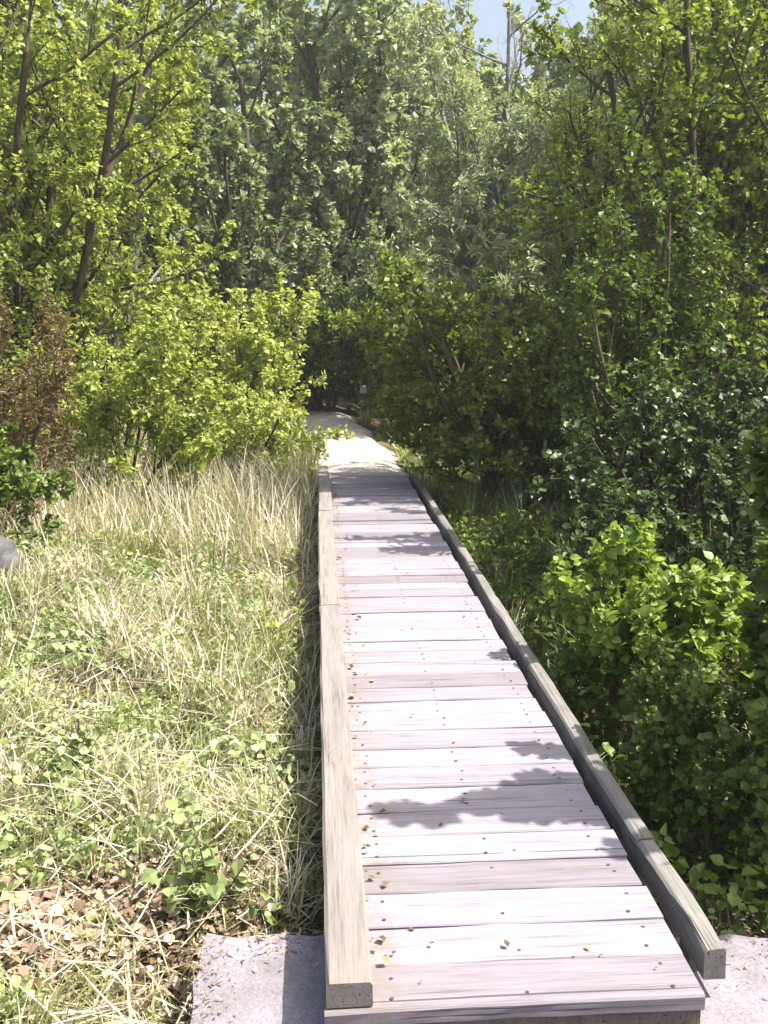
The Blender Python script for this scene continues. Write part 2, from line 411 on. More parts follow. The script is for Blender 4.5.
def grow(r, stems, levels, nchild, ang, ratio, wander, lift, spread0, base_r=0.05, t0=0.3):
    """a branching skeleton of unit size; returns polylines per level [(pts, radii)]"""
    out = [[] for _ in range(levels)]
    def branch(p, d, Ln, rad, lv):
        ns = 6 if lv == 0 else 4
        pts = [p]
        for i in range(ns):
            d = d + r.normal(0, wander, 3) + np.array([0, 0, lift[lv]])
            d = d/np.linalg.norm(d); p = p + d*Ln/ns; pts.append(p)
        pts = np.array(pts); end = 0.55 if lv < levels-1 else 0.25
        out[lv].append((pts, np.linspace(rad, rad*end, ns+1)))
        if lv+1 < levels:
            n = nchild[lv]; az = r.uniform(0, 6.28)
            for k in range(n):
                t = 0.25 + 0.75*(k+r.uniform(0, 1))/n if lv else t0 + (1-t0)*(k+r.uniform(0, .9))/n
                t = min(t, 1)
                f = t*ns; i = min(int(f), ns-1); q = pts[i]+(pts[i+1]-pts[i])*(f-i)
                dd = pts[i+1]-pts[i]; dd = dd/np.linalg.norm(dd)
                az += 2.4+r.normal(0, .4)
                a = np.cross(dd, [0.3, 0.2, 1.0]) if abs(dd[2]) < .95 else np.array([1., 0, 0]); a = a/np.linalg.norm(a); b = np.cross(dd, a)
                th = ang[lv]*r.uniform(.7, 1.25)
                nd = dd*math.cos(th)+(a*math.cos(az)+b*math.sin(az))*math.sin(th)
                branch(q, nd, Ln*ratio[lv]*r.uniform(.7, 1.15)*(1.15-.45*t), rad*(1-.45*t)*.6, lv+1)
    for s_ in range(stems):
        a = s_*2*math.pi/stems + r.uniform(0, 1.5); sp = spread0*r.uniform(.3, 1.15) if stems > 1 else spread0*r.uniform(.2, 1)
        d = np.array([math.cos(a)*math.sin(sp), math.sin(a)*math.sin(sp), math.cos(sp)])
        p = np.array([math.cos(a)*.05, math.sin(a)*.05, 0]) if stems > 1 else np.zeros(3)
        branch(p, d, r.uniform(.75, 1.1), base_r*r.uniform(.8, 1.1), 0)
    return out

STY = {   # kind of growth
 'bush':  dict(stems=9, levels=4, nchild=(6, 5, 4), ang=(.75, .8, .8), ratio=(.55, .5, .5), wander=.10, lift=(.0, .05, .05, .03), spread0=.95, base_r=.018),
 'upright': dict(stems=7, levels=4, nchild=(7, 5, 4), ang=(.6, .7, .75), ratio=(.42, .5, .5), wander=.07, lift=(.04, .07, .06, .03), spread0=.45, base_r=.020),
 'tree':  dict(stems=1, levels=5, nchild=(10, 6, 4, 4), ang=(1.0, .75, .75, .8), ratio=(.55, .55, .52, .5), wander=.07, lift=(.05, .07, .03, .0, -.02), spread0=.15, base_r=.030),
 'multi': dict(stems=4, levels=5, nchild=(8, 5, 4, 4), ang=(.8, .75, .75, .8), ratio=(.5, .55, .52, .5), wander=.08, lift=(.03, .06, .03, .0, -.02), spread0=.45, base_r=.024),
 'thicket': dict(stems=8, levels=4, nchild=(12, 5, 4), ang=(.95, .8, .8), ratio=(.34, .52, .5), wander=.07, lift=(.05, .04, .03, .0), spread0=.5, base_r=.016, t0=.06),
 'lowtree': dict(stems=2, levels=5, nchild=(13, 5, 4, 3), ang=(1.05, .75, .75, .8), ratio=(.42, .52, .52, .5), wander=.09, lift=(.05, .05, .03, .0, -.02), spread0=.25, base_r=.020, t0=.06),
 'willow': dict(stems=6, levels=5, nchild=(9, 5, 4, 3), ang=(.8, .7, .7, .6), ratio=(.42, .55, .5, .55), wander=.08, lift=(.04, .05, .0, -.06, -.10), spread0=.55, base_r=.016, t0=.08),
}

def make_plant(name, label, cat, base, size, style, leaf, seed, nleaf, lsize, kind='simple', bark='twig', group=None,
               parts=('stems', 'foliage'), trunk_levels=2, low=None, up=.8, droop=.15, stray=1.0, tone=(0.0, 1.0), lean=(0, 0), radius=1.0, bare=False):
    """size: (width x, depth y, height) that the leafy outline is fitted to; base: foot point"""
    r = np.random.default_rng(seed)
    sk = grow(r, **STY[style])
    allp = np.concatenate([p for lv in sk for p, _ in lv])
    lo, hi = np.quantile(allp, .012, axis=0), np.quantile(allp, .988, axis=0)
    s = np.array([size[0]/(hi[0]-lo[0]), size[1]/(hi[1]-lo[1]), size[2]/hi[2]])
    off = -np.array([(lo[0]+hi[0])/2, (lo[1]+hi[1])/2, 0])
    foot = off*s*0.6; foot[2] = 0
    def tr(p):
        q = p*s
        h = np.clip(q[:, 2:3]/size[2], 0, 1.2)
        q = q + off*s*(0.4+0.6*h)-off*s*0.4*1.0*(1-h)
        q[:, 0:1] += lean[0]*h; q[:, 1:2] += lean[1]*h
        return q
    rs = (s[0]*s[1]*s[2])**(1/3)*radius
    root = thing(name, label, cat, base, group)
    L = len(sk); tb, cr = MB(), MB()
    for lv in range(L):
        sides = (9, 6, 5, 3, 3)[lv]
        for p, rad in sk[lv]:
            q = tr(p); rr = np.maximum(rad*rs, 0.0016)
            if lv == 0:
                rr = rr.copy(); rr[0] *= 1.35
                q = q.copy(); q[0, 2] -= .12
            (tb if lv < trunk_levels else cr).tube(q, rr, sides, r.uniform(0, 1), 1 if lv >= trunk_levels else 0, cap=False)
    # leaves along the last levels' twigs
    if nleaf:
        tw = [tr(p) for p, _ in sk[L-1]]; tw2 = [tr(p) for p, _ in sk[L-2]]
        A, B, T = [], [], []
        for poly, wgt in ((tw, 1.0), (tw2, .5)):
            for p in poly:
                A.append(p[:-1]); B.append(p[1:]); T.append(np.full(len(p)-1, wgt))
        A, B, T = np.concatenate(A), np.concatenate(B), np.concatenate(T)
        w = np.linalg.norm(B-A, axis=1)*T
        if low is not None: w = w*np.where(A[:, 2] < low*size[2], 0.0, 1.0)
        idx = r.choice(len(A), nleaf, p=w/w.sum()); u = r.uniform(0, 1, (nleaf, 1))
        pos = A[idx]*(1-u)+B[idx]*u; td = nrm(B[idx]-A[idx])
        pos = pos + r.normal(0, .012*stray, pos.shape)
        spray = r.uniform(0, 1, len(A))         # every spray has an age of its own, and so a tone
        tn = np.clip(tone[0]+(tone[1]-tone[0])*(0.5*spray[idx]+0.5*r.beta(2, 2, nleaf)), 0, 1)
        put_leaves(cr, pos, td, r, kind, lsize, tn, 0, up, droop)
    tb.build(parts[0], M[bark], root)
    cr.build(parts[1], [M[leaf] if leaf else M[bark], M[bark]], root)
    return root

def on_ground(x, y, dz=0): return (x, y, float(ground_z(x, y))+dz)

# ------------------------------------------------------------------ grass
def blades(mb, pos, r, length, width, lean, curl, tone, head=None, mat=0):
    """curved tapering blades, four joints each"""
    N = len(pos); az = head if head is not None else r.uniform(0, 6.283, N)
    dirh = np.stack([np.cos(az), np.sin(az), np.zeros(N)], -1)
    side = np.stack([-np.sin(az), np.cos(az), np.zeros(N)], -1)
    tw = r.normal(0, .5, N)[:, None]
    side = nrm(side + dirh*tw)
    K = 4; th = lean.copy(); p = pos.copy(); V = []
    prof = [.8, 1.0, .85, .5, 0.0]
    for k in range(K+1):
        if k < K:
            V.append(p - side*(width*prof[k]/2)[:, None]); V.append(p + side*(width*prof[k]/2)[:, None])
        else: V.append(p)
        step = length/K
        p = p + dirh*(np.sin(th)*step)[:, None] + np.array([0, 0, 1.])*(np.cos(th)*step)[:, None]
        th = th + curl/K
        th = np.minimum(th, 2.3)
    V = np.stack(V, 1)                          # N,9,3
    V[..., 2] = np.maximum(V[..., 2], ground_z(V[..., 0], V[..., 1])+.004)
    q = np.array([(0,1,3,2),(2,3,5,4),(4,5,7,6)]); t3 = np.array([(6,7,8)])
    o = (np.arange(N)*9)[:, None, None]
    s = mb
    for fs in (q, t3):
        F = (fs[None]+o).reshape(-1, fs.shape[1]); s.loops.append((F+s.n).reshape(-1)); s.sizes.append(np.full(len(F), fs.shape[1])); s.mi.append(np.full(len(F), mat)); s.sm.append(np.full(len(F), True))
    s.v.append(V.reshape(-1, 3)); s.t.append(np.repeat(tone, 9)); s.n += N*9

def scatter(r, n, x0, x1, y0, y1, ypow=1.0):
    """points in a field, denser near"""
    u = r.uniform(0, 1, n); y = y0+(y1-y0)*u**ypow
    return r.uniform(x0, x1, n), y
def fbm(x, y, f, seed):
    return np.array([mnoise.fractal(Vector((a*f+seed, b*f-seed, seed*.37)), 1.0, 2.0, 3) for a, b in zip(x, y)])

def build_grass():
    r = np.random.default_rng(5)
    # ---- left meadow: tussocks of straw and green blades
    def field(name, mat, n, box, ypow, ln, wd, lean, curl, nf, seed, thr, tones, label, clump=24):
        nc = n//clump
        cx, cy = scatter(r, nc, *box, ypow)
        f = fbm(cx, cy, nf, seed); keep = f > thr + r.normal(0, .10, nc)
        half = 0.40*(cy+0.3)
        keep &= (cx > -half-0.5) & (cx < half+2.2)
        keep &= (np.hypot((cx+.78)/.58, (cy-2.78)/.30) > r.uniform(.6, 1.3, nc)) & (np.hypot((cx+.95)/.5, (cy-3.75)/.22) > r.uniform(.2, 1.2, nc))
        cx, cy, f = cx[keep], cy[keep], f[keep]
        k = np.repeat(np.arange(len(cx)), clump); N = len(k)
        px = cx[k]+r.normal(0, .036, N); py = cy[k]+r.normal(0, .036, N)
        pos = np.stack([px, py, ground_z(px, py)-.01], -1)
        th = r.uniform(0, 6.28, len(cx)); hl = r.uniform(.35, 1.3, len(cx))*np.clip(.55+.25*(cy-2), .55, 1)*np.clip(.85+1.1*fbm(cx, cy, 1.4, seed+5), .4, 1.5); ct = r.uniform(0, 1, len(cx))
        N = len(pos); keep = ~((px > -.01) & (px < 1.04) & (py < 10.3)) & ~((px > -.36) & (px < 1.78) & (py < 2.54))
        keep &= ~((np.abs(px-path_x(py)) < .50) & (py > 10.2))
        pos, k = pos[keep], k[keep]; N = len(pos)
        far = np.clip((pos[:, 1]-2)/8, 0, 1)
        m = MB()
        blades(m, pos, r, r.uniform(*ln, N)*hl[k], r.uniform(*wd, N)*(1+1.2*far), np.abs(r.normal(lean[0], lean[1], N)), r.uniform(*curl, N),
               np.clip(tones[0]+(tones[1]-tones[0])*(.5*ct[k]+.5*r.uniform(0, 1, N)), 0, 1), th[k]+r.normal(0, 1.1, N))
        o = m.build(name, M[mat]); tag(o, label, 'grass', kind='stuff'); return o
    LB = (-5.5, -0.03, 2.0, 12.5)
    field('dry_grass', 'straw', 84000, LB, 1.5, (.12, .36), (.003, .0065), (.35, .3), (.3, 1.9), .55, 3.0, -.30, (0, 1), 'pale dry straw grass left of the boardwalk')
    field('green_grass', 'grass', 60000, LB, 1.5, (.10, .32), (.003, .007), (.3, .25), (.3, 1.6), .6, 9.0, -.12, (.1, 1), 'fresh yellow green grass among the straw left of the boardwalk')
    # flattened straws lying in all directions
    n = 4500; x, y = scatter(r, n, -4.5, -.02, 2.1, 11, 1.4)
    k = ~((x > -.36) & (y < 2.55)); x, y = x[k], y[k]; n = len(x)
    m = MB(); pos = np.stack([x, y, ground_z(x, y)+r.uniform(.01, .14, n)], -1)
    blades(m, pos, r, r.uniform(.10, .32, n), r.uniform(.003, .006, n)*(1+y*.1), r.uniform(1.1, 1.7, n), r.uniform(-.3, .5, n), r.uniform(.4, 1, n))
    tag(m.build('fallen_straw', M['straw']), 'flattened pale straw lying across the meadow grass', 'straw', kind='stuff')
    # matted thatch on the soil, and a bed of pinkish dead leaves in the bare patch
    n = 26000; x, y = scatter(r, n, -4.5, -.02, 2.1, 11, 1.5)
    k = ~((x > -.36) & (y < 2.55)) & (x > -.42*(y+.3)-.4); x, y = x[k], y[k]; n = len(x); m = MB()
    blades(m, np.stack([x, y, ground_z(x, y)+r.uniform(.004, .03, n)], -1), r, r.uniform(.05, .2, n), r.uniform(.003, .007, n)*(1+y*.1), r.uniform(1.35, 1.75, n), r.uniform(-.2, .3, n), r.uniform(0, .8, n))
    tag(m.build('thatch', M['straw']), 'matted dead thatch between the grass tufts', 'thatch', kind='stuff')
    n = 4200; x = -.80+r.normal(0, .32, n); y = 2.78+r.normal(0, .18, n); k = (x < -.1) & (y > 2.2) & ~((x > -.36) & (y < 2.55)); x, y = x[k], y[k]; n = len(x); a = r.uniform(0, 6.28, n); m = MB()
    put_leaves(m, np.stack([x, y, ground_z(x, y)+r.uniform(.006, .04, n)], -1), np.stack([np.cos(a), np.sin(a), r.normal(0, .2, n)], -1), r, 'broad', (.018, .045), r.uniform(0, 1, n), 0, 1.4, 0, .5)
    tag(m.build('dead_leaves', M['pink_litter']), 'bed of pinkish brown dead leaves in a bare patch of the meadow', 'leaf litter', kind='stuff')
    # blown leaves and bits on the boards
    m = MB(); n = 120; x = np.where(r.uniform(0, 1, n) < .55, .115+np.abs(r.normal(0, .05, n)), r.uniform(.12, .88, n)); y = 2.1+7.8*r.uniform(0, 1, n)**1.3; a = r.uniform(0, 6.28, n)
    put_leaves(m, np.stack([x, y, np.full(n, .007)], -1), np.stack([np.cos(a), np.sin(a), np.zeros(n)], -1), r, 'simple', (.006, .036), r.uniform(0, 1, n), 0, 2.0, 0, .3)
    tag(m.build('blown_leaves', M['leaf_brown']), 'small dead leaves and bits lying on the boards', 'leaf litter', kind='stuff')
    # soil, chaff and grass that have spread on to the edge of the concrete pad
    m = MB(); n = 420; x = np.where(r.uniform(0, 1, n) < .6, -.345+np.abs(r.normal(0, .07, n)), r.uniform(-.34, 0, n)); y = np.where(x < -.2, r.uniform(1.9, 2.5, n), 2.5-np.abs(r.normal(0, .07, n))); a = r.uniform(0, 6.28, n)
    x2 = np.concatenate([x, r.uniform(1.0, 1.5, 260)]); y2 = np.concatenate([y, 2.5-np.abs(r.normal(0, .16, 260))]); n = len(x2); a = r.uniform(0, 6.28, n)
    put_leaves(m, np.stack([x2, y2, np.full(n, -.108)], -1), np.stack([np.cos(a), np.sin(a), np.zeros(n)], -1), r, 'lance', (.006, .026), r.uniform(0, 1, n), 0, 3.0, 0, .3)
    tag(m.build('chaff', M['pink_litter']), 'dead leaves and chaff strewn on the rim of the concrete pad', 'leaf litter', kind='stuff')
    # tall feathery grass where the meadow meets the bushes
    n = 9000; y = 7.2+4.4*r.uniform(0, 1, n)**.75; x = -.06-np.abs(r.uniform(0, 1, n))*3.6; f = fbm(x[::8], y[::8], 1.3, 61.0); k = np.repeat(f, 8)[:n] > -.18; x, y = x[k]+r.normal(0, .05, k.sum()), y[k]+r.normal(0, .05, k.sum()); k = (x < -.04) & (y < 10.2) | (x < -.1); x, y = x[k], y[k]; n = len(x); m = MB()
    blades(m, np.stack([x, y, ground_z(x, y)-.01], -1), r, r.uniform(.3, .8, n), r.uniform(.006, .011, n), np.abs(r.normal(.2, .15, n)), r.uniform(.2, 1.3, n), r.uniform(.35, 1, n))
    tag(m.build('tall_grass', M['straw']), 'tall pale green grass where the meadow meets the bushes', 'grass', kind='stuff')
    # ---- right side
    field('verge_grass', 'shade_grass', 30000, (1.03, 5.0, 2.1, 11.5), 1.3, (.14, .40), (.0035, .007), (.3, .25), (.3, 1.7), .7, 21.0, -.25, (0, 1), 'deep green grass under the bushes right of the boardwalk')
    field('verge_straw', 'straw', 9000, (1.03, 2.2, 2.6, 10.5), 1.2, (.12, .34), (.003, .006), (.4, .3), (.4, 1.9), 1.1, 33.0, .0, (0, .8), 'straw tufts along the right hand kerb')
    # tufts by the path's far end
    field('path_grass', 'grass', 15000, (-3, 4.5, 9.8, 18), 1.0, (.15, .40), (.006, .012), (.3, .25), (.3, 1.5), .7, 41.0, -.3, (.2, 1), 'tufted grass either side of the sandy path')
    # ---- low leafy ground cover
    def cover(name, mat, n, box, ypow, size, kind, nf, seed, thr, tone, hgt, label):
        nc = n//8; cx, cy = scatter(r, nc, *box, ypow)
        f = fbm(cx, cy, nf, seed); half = .40*(cy+.3)
        kp = (f > thr) & (cx > -half-.4) & (cx < half+2.0)
        kp &= ~((cx > -.03) & (cx < 1.06) & (cy < 10.3)) & ~((cx > -.38) & (cx < 1.8) & (cy < 2.56)) & ~((np.abs(cx-path_x(cy)) < .5) & (cy > 10.1))
        cx, cy = cx[kp], cy[kp]; k = np.repeat(np.arange(len(cx)), 8); N = len(k)
        h = r.uniform(hgt[0], hgt[1], len(cx))
        a = r.uniform(0, 6.28, N); rad = r.uniform(0, .05, N)
        px, py = cx[k]+np.cos(a)*rad, cy[k]+np.sin(a)*rad
        z = ground_z(px, py)+h[k]*r.uniform(.25, 1, N)
        td = nrm(np.stack([np.cos(a)*.6, np.sin(a)*.6, np.full(N, .5)], -1)); ct = r.uniform(0, 1, len(cx))
        m = MB(); put_leaves(m, np.stack([px, py, z], -1), td, r, kind, size, np.clip(tone[0]+(tone[1]-tone[0])*(.5*ct[k]+.5*r.uniform(0, 1, N)), 0, 1), 0, 1.0, .1, .7)
        # stalks
        si = r.choice(N, min(N, N//3), replace=False)
        pos = np.stack([px[si], py[si], ground_z(px[si], py[si])-.01], -1)
        blades(m, pos, r, z[si]-pos[:, 2]+.02, np.full(len(si), .003), np.abs(r.normal(.1, .1, len(si))), r.uniform(0, .4, len(si)), r.uniform(0, .5, len(si)))
        tag(m.build(name, M[mat]), label, 'ground cover', kind='stuff')
    cover('leafy_weeds', 'herb', 25000, (-4, -.08, 2.1, 8.5), 1.4, (.018, .05), 'broad', .9, 15.0, -.12, (0, 1), (.05, .26), 'pale leafy weeds in the grass left of the boardwalk')
    cover('clover_mat', 'herb', 16000, (-2.2, -.4, 2.15, 4.6), 1.1, (.014, .036), 'broad', 1.3, 77.0, -.05, (.35, 1), (.02, .14), 'whitish green low leaves in patches of the meadow')
    cover('shaded_weeds', 'leaf_green', 22000, (1.06, 3.6, 2.0, 8), 1.3, (.025, .06), 'broad', .9, 27.0, -.3, (0, .9), (.04, .30), 'low green weeds in shade right of the boardwalk')
    cover('leaf_litter', 'leaf_brown', 14000, (-4, 3.5, 2.0, 9), 1.4, (.02, .05), 'broad', 1.1, 51.0, -.05, (0, 1), (.005, .03), 'brown dead leaf litter on the soil')

# ------------------------------------------------------------------ ferns and herbs
def fern(name, label, cat, base, nfr, length, mat, seed, group=None, lift=.95, tone=(0, 1), aim=None):
    r = np.random.default_rng(seed); root = thing(name, label, cat, base, group)
    m = MB(); st = MB()
    for q in range(nfr):
        az = (aim if aim is not None else 0)+(q*2.4+r.normal(0, .3) if aim is None else r.normal(0, .9)); Ln = length*r.uniform(.65, 1.1); th = (1-lift)*1.2+abs(r.normal(.25, .15))
        n = 22; pts = [np.zeros(3)]; d = None
        for i in range(n):
            dd = np.array([math.cos(az)*math.sin(th), math.sin(az)*math.sin(th), math.cos(th)])
            pts.append(pts[-1]+dd*Ln/n); th += r.uniform(.6, 1.3)*1.5/n
        pts = np.array(pts); st.tube(pts, np.linspace(.004, .001, n+1)*max(1, length), 4, .3, 0, False)
        tg = nrm(np.gradient(pts, axis=0)); side = nrm(np.cross(tg, [0, 0, 1.0])); nn = np.cross(side, tg)
        tt = r.uniform(*tone)
        for sgn in (1, -1):
            for i in range(5, n+1):
                t = i/n; pl = Ln*.30*math.sin(min(1, (1-t)*1.25+.06)*1.57)*r.uniform(.85, 1.1)
                y0 = nrm(side[i]*sgn+tg[i]*.35+nn[i]*r.normal(-.1, .12)); k = 7
                us = np.linspace(.08, .95, k); pos = pts[i]+y0*(us*pl)[:, None] - np.array([0, 0, 1])*(us**2*pl*.2)[:, None]
                for s2 in (1, -1):
                    yy = nrm(np.tile(tg[i]*s2+y0*.5, (k, 1))+r.normal(0, .1, (k, 3))); zz = np.tile(nn[i], (k, 1))+r.normal(0, .15, (k, 3)); zz = nrm(zz-(zz*yy).sum(-1, keepdims=True)*yy)
                    ls = pl*.26*(1.1-us)+.006
                    tv, tf = LT['simple']
                    m.batch(tv, tf, pos, np.cross(yy, zz), yy, zz, np.stack([ls*.8, ls, ls*.4], -1), np.clip(tt+r.normal(0, .1, k), 0, 1))
    st.build('stalks', M['twig'], root); m.build('fronds', M[mat], root)
    return root

def herb(name, label, cat, base, nst, h, lsize, mat, seed, group=None, tone=(0, 1), kind='broad', per=14):
    """leafy stems from one root"""
    r = np.random.default_rng(seed); root = thing(name, label, cat, base, group); st, m = MB(), MB()
    for q in range(nst):
        az = r.uniform(0, 6.28); th = abs(r.normal(.25, .2)); Ln = h*r.uniform(.5, 1.1); p = np.array([r.normal(0, .04), r.normal(0, .04), 0]); pts = [p]
        for i in range(6):
            p = p+np.array([math.cos(az)*math.sin(th), math.sin(az)*math.sin(th), math.cos(th)])*Ln/6; pts.append(p); th += r.normal(.06, .06)
        pts = np.array(pts); st.tube(pts, np.linspace(.004, .0015, 7), 5, .5, 0, False)
        t = np.sort(r.uniform(.1, 1, per)); f = t*6; i = np.minimum(f.astype(int), 5); pos = pts[i]+(pts[i+1]-pts[i])*(f-i)[:, None]; td = nrm(pts[i+1]-pts[i])
        put_leaves(m, pos, td, r, kind, (lsize*.5, lsize), r.uniform(*tone, per), 0, .9, .25, 1.0)
    st.build('stalks', M['twig'], root); m.build('leaves', M[mat], root)
    return root

# ------------------------------------------------------------------ stone, post
def build_stone(base, size, label):
    r = np.random.default_rng(8)
    import bmesh
    bm = bmesh.new(); bmesh.ops.create_icosphere(bm, subdivisions=4, radius=1)
    for v in bm.verts:
        n = mnoise.fractal(v.co*1.1+Vector((3, 1, 7)), 1, 2, 4)
        c = v.co*(1+.35*n); v.co = Vector((c.x*size[0], c.y*size[1], c.z*size[2]))
    me = bpy.data.meshes.new('boulder'); bm.to_mesh(me); bm.free(); me.materials.append(M['rock'])
    for p in me.polygons: p.use_smooth = True
    o = bpy.data.objects.new('boulder', me); COL.objects.link(o); o.location = base; tag(o, label, 'rock')
def build_post(base):
    root = thing('marker_post', 'short pale timber post at the far bend of the sandy path', 'post', base)
    m = MB(); m.box((-.05, -.05, -.2), (.05, .05, .62), .7, 0, .018, .002); m.build('shaft', M['post'], root)
    m = MB(); m.box((-.052, -.054, .40), (.052, -.0505, .50), .2, 0, .0004); m.build('band', M['beam'], root)

# ------------------------------------------------------------------ build
build_ground(); build_boardwalk(); build_grass()

# --- left
TC = ('trunk', 'crown')
make_plant('tree', 'tall yellow green tree filling the upper left beside the meadow', 'tree', on_ground(-3.2, 11.0), (4.4, 3.2, 5.6), 'thicket', 'leaf_lime', 101, 52000, (.035, .075), 'broad', 'bark', None, TC, 1, radius=.8, tone=(.1, 1))
make_plant('sapling', 'slender yellowish sapling rising behind the upper left tree', 'tree', on_ground(-3.0, 14.8), (2.6, 2.2, 5.6), 'lowtree', 'leaf_lime', 102, 15000, (.06, .11), 'simple', 'bark_grey', None, TC, 1, tone=(.3, 1))
make_plant('bush', 'bright lime bush bulging beside the sandy path', 'bush', on_ground(-1.1, 12.2), (2.1, 1.8, 2.3), 'bush', 'leaf_lime', 103, 14000, (.035, .08), 'simple', tone=(.45, 1))
make_plant('bush', 'olive bush between the meadow and the dead brown bush', 'bush', on_ground(-1.75, 9.4), (1.9, 1.5, 1.8), 'bush', 'leaf_lime', 104, 13000, (.035, .07), 'simple', tone=(.2, 1))
make_plant('bush', 'low pale bush at the back edge of the straw grass near the kerb', 'bush', on_ground(-.72, 10.4), (1.5, 1.2, 1.05), 'thicket', 'leaf_lime', 105, 11000, (.035, .065), 'simple', tone=(.35, 1))
make_plant('bush', 'dark green bush in front of the dead brown bush', 'bush', on_ground(-2.35, 6.7), (1.1, 1.0, 1.1), 'bush', 'leaf_green', 106, 7000, (.03, .06), 'broad', tone=(0, .9))
make_plant('bush', 'large olive bush between the upper left tree and the meadow', 'bush', on_ground(-3.3, 9.4), (2.2, 1.7, 2.7), 'thicket', 'leaf_lime', 108, 14000, (.035, .075), 'simple', tone=(0, .85))
make_plant('bush', 'dead red brown bush standing behind the dark green bush', 'bush', on_ground(-2.5, 7.9), (1.3, 1.0, 1.75), 'bush', 'leaf_brown', 107, 9000, (.03, .07), 'lance', tone=(0, .9))
build_stone((-2.0, 6.2, 0.06), (.15, .15, .15), 'grey stone half buried in leaves under the dark green bush')
herb('dock_plant', 'broad leaved weed beside the corner of the concrete pad', 'plant', on_ground(-.36, 2.72), 12, .22, .055, 'herb', 111, tone=(0, .6))
herb('dock_plant', 'dim leafy weed at the right corner of the concrete pad', 'plant', on_ground(1.14, 2.50), 12, .26, .05, 'leaf_green', 114, tone=(0, .8))
herb('dock_plant', 'lush pale weed out in the middle of the meadow grass', 'plant', on_ground(-.95, 3.6), 16, .30, .05, 'herb', 112, tone=(.2, 1))
herb('dock_plant', 'leafy weed growing against the kerb halfway along the boardwalk', 'plant', on_ground(-.16, 5.3), 9, .32, .05, 'leaf_lime', 113, tone=(.2, 1))
# --- far middle
make_plant('tree', 'dark grey green tree behind the lime bush', 'tree', on_ground(-1.5, 17.0), (3.4, 3.2, 7.0), 'lowtree', 'leaf_grey', 121, 22000, (.08, .15), 'simple', 'bark', None, TC, 1, tone=(0, .65))
make_plant('tree', 'hazy green tree standing over the end of the path', 'tree', on_ground(1.1, 21.5), (4.4, 4.0, 8.5), 'lowtree', 'leaf_grey', 122, 26000, (.10, .18), 'simple', 'bark', None, TC, 1, tone=(.3, 1))
make_plant('bush', 'dark bush closing off the end of the path', 'bush', on_ground(.1, 16.9), (2.3, 1.6, 2.0), 'thicket', 'leaf_green', 123, 11000, (.05, .10), 'simple', tone=(0, .6))
make_plant('bush', 'olive bush on the inside of the path bend', 'bush', on_ground(1.7, 15.2), (2.0, 1.4, 1.7), 'bush', 'leaf_olive', 124, 8500, (.04, .09), 'simple', tone=(0, .9))
make_plant('bush', 'grey green bush between the dark path bush and the willow', 'bush', on_ground(.95, 17.6), (2.0, 1.6, 3.2), 'thicket', 'leaf_grey', 127, 13000, (.06, .12), 'simple', tone=(.1, .8))
make_plant('willow_tree', 'big grey leaved willow right of the path end', 'tree', on_ground(3.2, 14.6), (3.9, 2.8, 5.7), 'willow', 'leaf_grey', 125, 38000, (.08, .16), 'lance', 'bark_grey', None, TC, 1, tone=(.2, 1))
make_plant('bare_tree', 'bare grey dead tree poking out above the willow', 'tree', on_ground(3.2, 16.4), (3.4, 2.4, 6.6), 'lowtree', None, 126, 0, (.1, .1), 'simple', 'bark_grey', None, ('trunk', 'branches'), 1, radius=.5)
build_post(on_ground(.74, 15.8))
# --- right
make_plant('bush', 'olive bush leaning over the far end of the boardwalk', 'bush', on_ground(1.8, 9.2), (2.3, 1.4, 2.1), 'thicket', 'leaf_olive', 131, 30000, (.035, .07), 'simple', tone=(.1, 1), lean=(-.25, 0))
make_plant('shrub', 'tall yellow tipped shrub behind the olive bush', 'shrub', on_ground(3.1, 9.8), (2.0, 1.8, 4.3), 'thicket', 'leaf_olive', 132, 20000, (.05, .09), 'lance', 'bark', None, TC, 1, tone=(.2, 1))
make_plant('tree', 'full leafed green tree at the right edge above the dark glossy bush', 'tree', on_ground(3.75, 8.6), (3.6, 2.6, 5.6), 'thicket', 'leaf_olive', 154, 40000, (.035, .07), 'broad', 'bark', None, TC, 1, radius=.8, tone=(.2, 1))
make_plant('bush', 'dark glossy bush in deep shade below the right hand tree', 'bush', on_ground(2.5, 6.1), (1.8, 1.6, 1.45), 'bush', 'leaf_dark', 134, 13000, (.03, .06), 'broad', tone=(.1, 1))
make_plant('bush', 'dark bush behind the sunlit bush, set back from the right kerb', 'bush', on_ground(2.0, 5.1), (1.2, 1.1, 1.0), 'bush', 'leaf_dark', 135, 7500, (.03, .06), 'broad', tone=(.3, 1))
make_plant('bush', 'sunlit fresh green bush beside the right kerb', 'bush', on_ground(1.66, 4.3), (1.15, 1.0, .85), 'bush', 'leaf_fresh', 136, 9000, (.03, .06), 'broad', tone=(.2, 1))
make_plant('bush', 'tall dim bush at the lower right corner throwing shade over the kerb', 'bush', on_ground(2.2, 2.92), (1.3, 1.0, 2.3), 'bush', 'leaf_green', 137, 34000, (.03, .065), 'broad', tone=(0, .9), lean=(-.15, 0))
make_plant('bush', 'dark tall bush behind the leaning olive bush', 'bush', on_ground(3.05, 8.2), (1.7, 1.3, 2.3), 'thicket', 'leaf_green', 138, 12000, (.035, .07), 'simple', tone=(0, .8))
make_plant('bush', 'low dark bush hugging the right kerb near its bottom end', 'bush', on_ground(1.45, 3.35), (.72, 1.1, .62), 'bush', 'leaf_green', 140, 5500, (.02, .045), 'broad', tone=(0, .8))
make_plant('shrub', 'narrow dark shrub rising between the glossy bush and the yellow tipped shrub', 'shrub', on_ground(2.35, 6.75), (1.1, .55, 2.7), 'thicket', 'leaf_green', 144, 11000, (.03, .065), 'simple', tone=(0, .8), lean=(-.2, 0))
